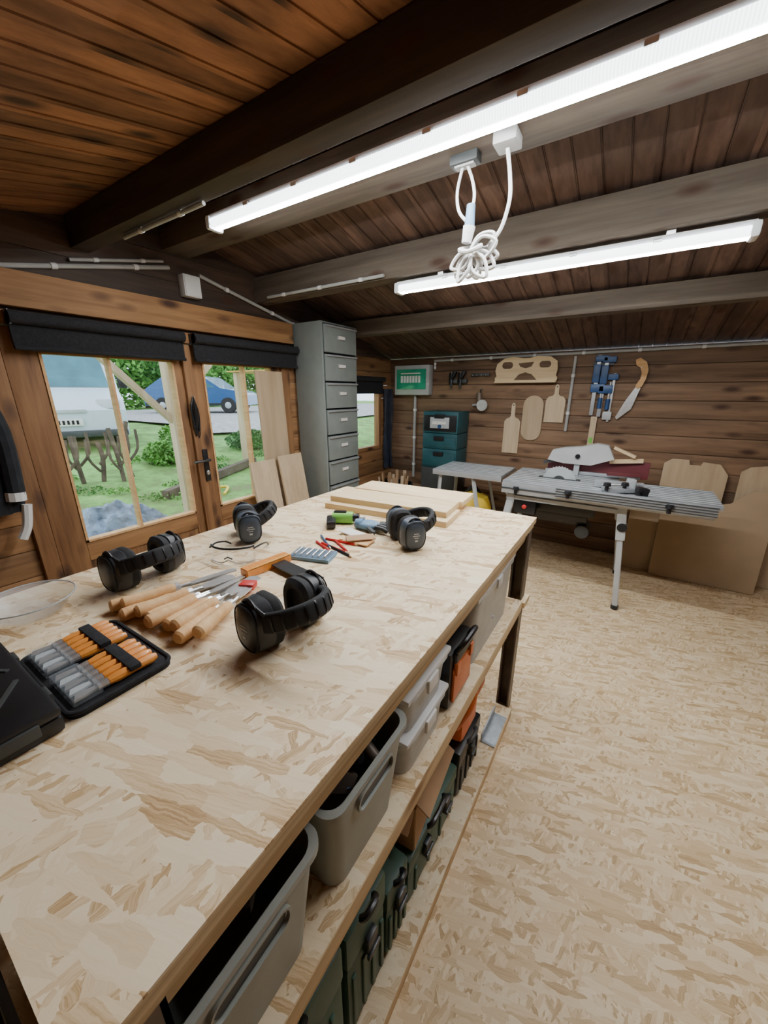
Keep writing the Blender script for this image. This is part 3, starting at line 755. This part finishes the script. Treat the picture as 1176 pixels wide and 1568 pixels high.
b.ell((-.60,2.905,Z-.19),(.018,.012,.018),'red'); b.cyl((-.2,3.1,Z-.38),(-.2,3.3,Z-.38),.05,'greyd')
def leg(top,foot):
    b.beam(top,Vector(top).lerp(Vector(foot),.33),.055,.05,'aluw',bev=.006,up=(0,1,0)); b.beam(Vector(top).lerp(Vector(foot),.28),foot,.036,.034,'aluw',bev=.005,up=(0,1,0))
    f=Vector(foot); b.cyl((f.x,f.y,0),(f.x,f.y,.03),.024,'black')
leg((.03,2.90,Z-.08),(.10,2.86,.02)); leg((-.70,2.92,Z-.1),(-.80,2.84,.02)); leg((.0,3.42,Z-.10),(.08,3.50,.02)); leg((-.70,3.42,Z-.1),(-.80,3.5,.02))
b.bb(-.74,.03,2.90,2.93,Z-.14,Z-.11,'aluw'); b.cyl((.05,2.86,Z-.22),(.05,2.93,Z-.22),.03,'black')
b.fin()
b=B('side_extension_table')
b.bb(-1.46,-.84,3.08,3.54,Z-.035,Z-.012,'alu',bev=.004)
for i in range(7): b.bb(-1.45,-.85,3.11+i*.06,3.117+i*.06,Z-.012,Z-.009,'aluw')
b.bb(-1.46,-.84,3.07,3.09,Z-.06,Z-.012,'alu',bev=.003)
b.beam((-1.10,3.12,Z-.03),(-.92,3.05,0),.03,.025,'aluw',bev=.003); b.beam((-1.10,3.5,Z-.03),(-.92,3.56,0),.03,.025,'aluw',bev=.003)
b.beam((-1.4,3.12,Z-.03),(-1.44,3.08,0),.03,.025,'aluw',bev=.003); b.beam((-1.4,3.5,Z-.03),(-1.44,3.56,0),.03,.025,'aluw',bev=.003)
b.fin()
b=B('teal_tool_case_stack')
z=0
b.bb(-1.86,-1.47,3.62,3.92,0,.70,'greyd',bev=.006)
for h,k in ((.20,0),(.16,1),(.22,2)):
    z0=.702+z
    b.bb(-1.86,-1.47,3.63,3.93,z0,z0+h-.003,'teal',bev=.012)
    b.bb(-1.845,-1.485,3.622,3.632,z0+.02,z0+h-.04,'black' if k==2 else 'teal',bev=.004)
    b.bb(-1.72,-1.61,3.60,3.63,z0+h-.07,z0+h-.03,'black',bev=.006)
    if k==2:
        b.bb(-1.77,-1.56,3.612,3.623,z0+.05,z0+h-.06,'label',bev=.004); b.bb(-1.74,-1.59,3.606,3.613,z0+.09,z0+.12,'paper'); b.cyl((-1.66,3.612,z0+.07),(-1.66,3.60,z0+.07),.018,'blue')
    z+=h
b.fin()
b=B('black_waste_bin')
b.lathe([(0,0),(.16,0),(.19,.5),(.20,.5),(.20,.515),(.185,.515),(.155,.01),(0,.01)],'black',Matrix.Translation((-2.10,3.46,0)))
for i in range(16):
    a=i*2.4; r=.04+.09*random.random(); x,y=-2.10+r*math.cos(a),3.46+r*math.sin(a)
    b.beam((x*.999,y,.05),(x+.05*math.cos(a),y+.03*math.sin(a),.56+.09*random.random()),.03,.012,random.choice(['pine_z','card','ply']))
b.fin()
b=B('yellow_vacuum_cleaner')
b.lathe([(0,0),(.15,0),(.16,.03),(.16,.34),(.15,.36),(0,.36)],'black',Matrix.Translation((-1.14,3.30,.03)))
b.lathe([(.165,.36),(.165,.42),(.13,.52),(.05,.56),(0,.56)],'yellow',Matrix.Translation((-1.14,3.30,.03)))
b.tube([(-1.2,3.28,.58),(-1.14,3.29,.64),(-1.08,3.3,.58)],.014,'black',sm=5)
for a in (0,2.1,4.2): b.ell((-1.14+.13*math.cos(a),3.3+.13*math.sin(a),.025),(.025,.025,.025),'black')
b.tube([(-1.14,3.14,.2),(-1.1,3.0,.12),(-1.25,2.95,.03),(-1.4,3.05,.03)],.02,'black',sm=6,seg=10)
b.fin()
# ------------------------------------------------------------ back wall tools
def peg(b,x,z,l=.05): b.cyl((x,YB,z),(x,YB-l,z),.004,'steel',seg=8)
b=B('wooden_saw_jig')
P=[(-.28,-.10),(.28,-.10),(.285,-.07),(.27,-.05),(.28,.0),(.27,.07),(.21,.11),(.10,.12),(.03,.105),(-.03,.105),(-.12,.12),(-.20,.11),(-.27,.06),(-.285,0),(-.27,-.05),(-.285,-.07)]
X=onback(-.935,1.665,YB-.03)
b.prism(P,.03,'pine',X)
b.box((-.935,YB-.05,1.558),(.56,.09,.012),'pine',bev=.003)
def dark(poly,X,z=.0305): b.prism(poly,.003,'wall_x',X@Matrix.Translation((0,0,z-.002)))
dark(rrect(.10,.06,.028,cx=-.17,cy=.045),X); dark([(-.07+.0,.06),(.07,.07),(.05,.03),(.0,.015),(-.05,.03)],X); dark(rrect(.10,.055,.026,cx=.17,cy=.045),X)
dark([(-.10,-.09),(-.06,-.04),(.0,-.02),(.06,-.04),(.11,-.09)],X)
b.fin()
def cboard(name,X0,z,w,h,hl,mat='pine_z',round_=False,rot=0):
    b=B(name); X=onback(X0,z,YB-.004)@Matrix.Rotation(rot,4,'Z')
    if round_: b.prism(rrect(w,h,w*.48,12),.015,mat,X)
    else:
        poly=[(-w/2,-h/2),(w/2,-h/2),(w/2,h/2-.04),(w/2-.02,h/2-.01),(.03,h/2),(.018,h/2+.02),(.018,h/2+hl-.02),(.008,h/2+hl),(-.008,h/2+hl),(-.018,h/2+hl-.02),(-.018,h/2+.02),(-.03,h/2),(-w/2+.02,h/2-.01),(-w/2,h/2-.04)]
        b.prism(poly,.016,mat,X); b.cyl(X@Vector((0,h/2+hl-.02,.0165)),X@Vector((0,h/2+hl-.02,.018)),.006,'black',seg=12)
    return b.fin()
cboard('cutting_board',-1.02,1.05,.155,.35,.14,'pine_z'); cboard('oval_wooden_board',-.836,1.225,.185,.42,0,'ply',True); cboard('cutting_board',-.643,1.315,.17,.24,.10)
for x in (-1.68,-1.58):
    b=B('wall_hung_drill'); peg(b,x,1.62)
    b.cyl((x,YB-.05,1.66),(x,YB-.05,1.55),.026,'black'); b.cyl((x,YB-.05,1.55),(x,YB-.05,1.50),.015,'greyd',.008)
    b.box((x+.02,YB-.05,1.63),(.035,.05,.10),'black',(0,.5,0),bev=.01); b.box((x+.05,YB-.05,1.575),(.05,.05,.04),'greyd',bev=.008); b.fin()
b=B('wall_bracket'); b.box((-1.385,YB-.012,1.635),(.19,.02,.03),'greyd',bev=.003)
for i in range(4): peg(b,-1.45+i*.045,1.63,.06)
b.fin()
b=B('angle_grinder'); peg(b,-1.35,1.50,.07); b.tube([(-1.35,YB-.06,1.50),(-1.36,YB-.05,1.44)],.006,'black')
b.cyl((-1.37,YB-.05,1.46),(-1.36,YB-.05,1.36),.026,'legdark'); b.cyl((-1.36,YB-.05,1.37),(-1.35,YB-.05,1.33),.028,'steel'); b.cyl((-1.32,YB-.09,1.34),(-1.32,YB-.075,1.34),.055,'steel',seg=28); b.cyl((-1.32,YB-.075,1.34),(-1.32,YB-.03,1.34),.02,'steel')
b.cyl((-1.43,YB-.05,1.34),(-1.36,YB-.05,1.345),.013,'steel'); b.fin()
b=B('blue_bar_clamp')
for dx,h in ((-.335,0),(-.275,-.01)):
    b.box((dx,YB-.03,1.52+h),(.030,.014,.50),'alu',bev=.002)
    b.box((dx+.02,YB-.035,1.74+h),(.10,.035,.05),'blue',bev=.008); b.box((dx+.02,YB-.035,1.50+h),(.11,.036,.07),'blue',bev=.01)
    b.box((dx-.005,YB-.035,1.62+h),(.055,.032,.15),'blue',bev=.008); b.cyl((dx+.055,YB-.035,1.56+h),(dx+.055,YB-.035,1.40+h),.010,'steel'); b.cyl((dx+.055,YB-.035,1.42+h),(dx+.055,YB-.035,1.33+h),.018,'blue')
b.box((-.30,YB-.012,1.70),(.16,.02,.03),'greyd'); 
b.fin()
b=B('wall_hung_spirit_level'); b.box((-.305,YB-.015,1.05),(.05,.02,.42),'pine_z',bev=.004); peg(b,-.305,1.24); b.box((-.305,YB-.027,1.05),(.03,.004,.05),'lime'); b.fin()
b=B('blue_bar_clamp'); b.box((-.20,YB-.02,1.42),(.018,.012,.40),'alu'); b.box((-.21,YB-.025,1.59),(.08,.035,.05),'blue',bev=.008); b.box((-.21,YB-.025,1.27),(.07,.035,.07),'aluw',bev=.008); peg(b,-.2,1.5); b.fin()
b=B('hand_saw')
X=onback(-.02,1.60,YB-.02)
hd=[(-.05,.12),(-.02,.135),(.03,.10),(.05,.04),(.045,-.03),(.025,-.09),(-.005,-.11),(-.02,-.08),(.005,-.03),(.008,.02),(-.01,.06),(-.04,.08)]
b.prism(hd,.022,'handle',X)
b.prism([(-.015,-.09),(.02,-.10),(-.02,-.27),(-.11,-.36),(-.125,-.34),(-.07,-.20)],.002,'steel',X@Matrix.Translation((0,0,.01))); peg(b,-.02,1.66)
b.fin()
def sheet(name,poly,x,yfoot,lean,th,mat):
    b=B(name); X=Matrix.Translation((x,yfoot,.004))@Matrix.Rotation(-lean,4,'X')@RB
    b.prism(poly,th,mat,X); return b.fin()
sheet('leaning_mdf_sheet',[(0,0),(.66,0),(.68,.62),(.66,.72),(.60,.77),(.54,.77),(.48,.72),(.42,.66),(.34,.64),(.0,.64)],.31,3.64,.25,.012,'mdf')
sheet('leaning_mdf_sheet',[(0,0),(.38,0),(.38,.62),(0,.62)],.10,3.69,.25,.012,'mdf')
sheet('leaning_plywood_offcut',[(0,0),(.34,0),(.34,.90),(.25,.90),(.23,.86),(.16,.94),(.05,.92),(0,.88)],.76,3.83,.09,.012,'ply')
sheet('leaning_plywood_offcut',[(0,0),(.42,0),(.42,.84),(.36,.92),(.25,.93),(.24,.90),(.17,.90),(.16,.94),(.05,.94),(0,.90)],.27,3.85,.07,.012,'ply')
sheet('leaning_plywood_offcut',[(0,0),(.3,0),(.3,.95),(0,.95)],1.12,3.78,.1,.015,'pine_z')
b=B('plastic_bucket'); b.lathe([(0,0),(.11,0),(.14,.26),(.15,.26),(.15,.275),(.135,.275),(.105,.006),(0,.006)],'aluw',Matrix.Translation((.85,1.93,0)))
b.tube([(.70,1.93,.26),(.75,1.85,.17),(.85,1.79,.14),(.95,1.85,.17),(1.00,1.93,.26)],.004,'steel',sm=6); b.fin()
# ------------------------------------------------------------ outdoors
def g(x): return -.15+.1*min(max(-x-2.6,0),7.4)
b=B('lawn_ground')
vs=[];fs=[];nx,ny=60,50
for i in range(nx+1):
    for j in range(ny+1):
        x=-2.62-i*.6; y=-12+j*.9
        vs.append((x,y,g(x)+(.05*noise.noise(Vector((x,y,0))*.8) if i else 0)))
for i in range(nx):
    for j in range(ny): a=i*(ny+1)+j; fs.append([a,a+ny+1,a+ny+2,a+1])
b.raw(vs,[f[::-1] for f in fs],'grass'); b.fin()
b=B('gravel_drive'); vs=[];fs=[]
for i in range(13):
    t=i/12; y=5.6+t*18
    for x in (-8.6+.5*math.sin(i),-10,-12,-20): vs.append((x,y,g(x)+.06))
for i in range(12):
    for k in range(3): a=i*4+k; fs.append([a,a+1,a+5,a+4])
b.raw(vs,[f[::-1] for f in fs],'gravel'); b.fin()
def leafy(b,c,r,n,mat,sz=.06):
    vs=[];fs=[]
    for i in range(n):
        d=Vector((random.gauss(0,1),random.gauss(0,1),random.gauss(0,1))).normalized()*(random.random()**.4)
        p=Vector((c[0]+d.x*r[0],c[1]+d.y*r[1],c[2]+d.z*r[2]))
        u=Vector((random.gauss(0,1),random.gauss(0,1),random.gauss(0,1))).normalized()*sz; w=u.orthogonal().normalized()*sz*.5
        o=len(vs); vs+=[p-u,p+w,p+u,p-w]; fs.append([o,o+1,o+2,o+3])
    b.raw(vs,fs,mat)
for (x,y,r,h,mm) in ((-6.8,3.5,.38,.22,'leaf'),(-7.6,4.3,.45,.32,'leaf'),(-7.0,5.4,.5,.22,'leafd')):
    b=B('garden_shrub'); leafy(b,(x,y,g(x)+h*.8),(r,r,h),1300,mm,.04)
    for k in range(5): a=k*1.3; b.tube([(x,y,g(x)),(x+.2*math.cos(a),y+.2*math.sin(a),g(x)+h*1.2)],.012,'bark')
    b.fin()
b=B('pruned_bare_shrubs')
for i in range(6):
    y=1.65+i*.21; x=-6.3+.12*math.sin(i*2); z=g(x); tp=z+.70+.15*math.sin(i*1.7)
    b.tube([(x,y,z-.05),(x+.03*math.sin(i),y+.06*math.cos(i*2),z+.35),(x-.04,y+.10*math.sin(i*3),tp)],.030,'bark',sm=3)
    b.tube([(x,y,z+.25),(x+.02,y+.13,z+.42),(x,y+.15,z+.70)],.020,'bark',sm=3)
    b.tube([(x,y,z+.15),(x+.02,y-.12,z+.35),(x,y-.10,z+.62)],.018,'bark',sm=3)
b.fin()
b=B('background_trees')
for i in range(16):
    y=-4+i*1.9; leafy(b,(-23+random.uniform(-1.,1.),y,2.4+random.random()),(1.6,1.9,2.6),1700,random.choice(['leaf','leafd']),.16)
    b.cyl((-23,y,.4),(-23,y,3),.12,'bark')
b.fin()
b=B('ground_cover_plants')
for i in range(26):
    x=random.uniform(-7.5,-4.3); y=random.uniform(1.0,6.); leafy(b,(x,y,g(x)+.03),(.20,.22,.05),90,random.choice(['leaf','leafd','leaf']),.025)
b.fin()
b=B('blue_tarpaulin'); vs=[];fs=[];n=34
for i in range(n+1):
    for j in range(n+1):
        u=i/n-.5; v=j/n-.5; h=max(0,1-(u*u+v*v)*4)*.26
        vs.append((-4.5+u*.85,1.62+v*1.0,g(-4.5)+.03+h+.10*noise.noise(Vector((u*7,v*7,3)))+.05*noise.noise(Vector((u*20,v*20,1)))))
for i in range(n):
    for j in range(n): a=i*(n+1)+j; fs.append([a,a+n+1,a+n+2,a+1])
b.raw(vs,fs,'tarp'); b.fin()
b=B('porch_frame')
b.bb(-4.05,-3.95,2.15,2.25,g(-4)-.1,2.3,'pine_z',bev=.004); b.bb(-4.05,-3.95,4.3,4.4,g(-4)-.1,2.3,'pine_z',bev=.004); b.bb(-4.05,-3.95,-.5,-.4,g(-4)-.1,2.3,'pine_z',bev=.004)
b.beam((-4,2.2,1.15),(-4,1.45,1.95),.06,.06,'pine_z',bev=.003); b.beam((-4,2.2,1.3),(-4,2.9,2.0),.06,.06,'pine_z')
b.bb(-4.06,-3.94,-.6,4.8,1.98,2.10,'pine_y',bev=.003)
b.beam((-2.6,4.2,2.3),(-4.3,4.2,1.95),.05,.08,'pine'); b.fin()
b=B('amber_porch_roof'); 
b.beam((-5.6,4.6,1.82),(-5.6,8.2,1.75),1.6,.02,'amber'); 
for y in (4.7,8.1): b.bb(-6.3,-6.2,y-.05,y+.05,g(-6),1.8,'pine_z'); b.bb(-4.95,-4.85,y-.05,y+.05,g(-5),1.8,'pine_z')
b.fin()
b=B('sleeper_edging'); b.beam((-5.1,2.5,g(-5)+.06),(-5.9,4.6,g(-5.9)+.06),.12,.12,'bark',bev=.01); b.fin()
b=B('garden_hose'); b.tube([(-4.6,2.75,g(-4.6)+.03),(-4.9,2.9,g(-4.9)+.08),(-5.0,3.1,g(-5.1)+.03),(-4.9,3.3,g(-4.9)+.05),(-4.7,3.1,g(-4.7)+.03)],.02,'yellow',sm=6); b.fin()
def wheel(b,x,y,z,r,w,axis):
    p=Vector((x,y,z)); d=Vector(axis)*w/2
    b.lathe([(0,0),(r*.6,0),(r*.92,0),(r,w*.12),(r,w*.88),(r*.92,w),(r*.6,w),(0,w)],'tyre',b.frame(p-d,p+d),28)
    b.lathe([(0,-.012),(r*.2,-.012),(r*.6,.01),(r*.62,.004)],'alu',b.frame(p-d,p+d),20); b.lathe([(0,-.012),(r*.2,-.012),(r*.6,.01),(r*.62,.004)],'alu',b.frame(p+d,p-d),20)
b=B('white_van')
b.T=Matrix.Translation((-9.4,2.95,.40))@Matrix.Rotation(-.30,4,'Z')
prof=[(1.0,.28),(1.04,.75),(.92,.95),(.45,1.12),(-.05,1.98),(-.35,2.12),(-3.8,2.12),(-3.85,.28)]
b.prism(prof,1.9,'vanw',Matrix.Translation((0,.95,0))@RB)
b.raw([(.42,-.82,1.15),(.42,.82,1.15),(-.03,.74,1.93),(-.03,-.74,1.93)],[[0,1,2,3]],'carglass',Matrix.Translation((.03,0,.01)))
for s in (-1,1):
    b.prism([(.25,1.18),(-.10,1.85),(-.95,1.88),(-.95,1.18)],.01,'carglass',Matrix.Translation((0,s*.955+.005,0))@RB)
    b.box((.95,s*.70,.84),(.14,.36,.18),'alu',(0,-.3,s*-.25),bev=.03); b.box((.32,s*1.06,1.25),(.10,.16,.22),'black',bev=.03)
b.box((1.04,0,.74),(.05,.7,.06),'label',bev=.01); b.box((1.03,0,.34),(.10,1.85,.12),'greyd',bev=.03); b.box((1.06,0,.55),(.03,.54,.12),'paper',bev=.004)
for i in range(7): b.box((1.078,-.2+i*.065,.55),(.004,.035,.07),'black')
for x in (.25,-2.9):
    for y in (-.86,.86): wheel(b,x,y,.33,.33,.2,(0,1,0))
b.fin()
b=B('blue_car'); b.T=Matrix.Translation((-15.2,9.7,.66))@Matrix.Rotation(math.radians(33),4,'Z')
prof=[(-2.0,.28),(-2.05,.75),(-1.85,.95),(-1.2,1.35),(-.9,1.42),(.2,1.42),(.45,1.36),(1.05,.95),(1.8,.82),(2.0,.68),(2.02,.3)]
b.prism(prof,1.65,'carb',Matrix.Translation((0,.825,0))@RB)
b.prism([(-1.25,.98),(-1.0,1.3),(-.2,1.34),(-.2,.97)],.01,'carglass',Matrix.Translation((0,-.826,0))@RB); b.prism([(-.12,.97),(-.12,1.34),(.25,1.33),(.85,.97)],.01,'carglass',Matrix.Translation((0,-.826,0))@RB)
b.bb(-1.98,1.98,-.83,-.82,.30,.38,'black')
for x in (-1.3,1.3):
    for y in (-.76,.76): wheel(b,x,y,.30,.30,.18,(0,1,0))
b.box((1.9,-.6,.68),(.14,.3,.12),'alu',bev=.02); b.box((-2.0,-.65,.8),(.1,.2,.2),'red',bev=.02)
b.fin()
# ------------------------------------------------------------ world, camera
w=bpy.data.worlds.new('World'); bpy.context.scene.world=w; w.use_nodes=True
bg=w.node_tree.nodes['Background']; bg.inputs[0].default_value=(.78,.88,1.,1); bg.inputs[1].default_value=3.2
cam=bpy.data.cameras.new('Camera'); co=bpy.data.objects.new('Camera',cam); bpy.context.collection.objects.link(co)
co.location=(0,0,1.47); co.rotation_euler=(math.radians(90-17.7),0,math.radians(32.9))
cam.sensor_fit='HORIZONTAL'; cam.sensor_width=36; cam.lens=17.66; cam.clip_start=.02
bpy.context.scene.camera=co
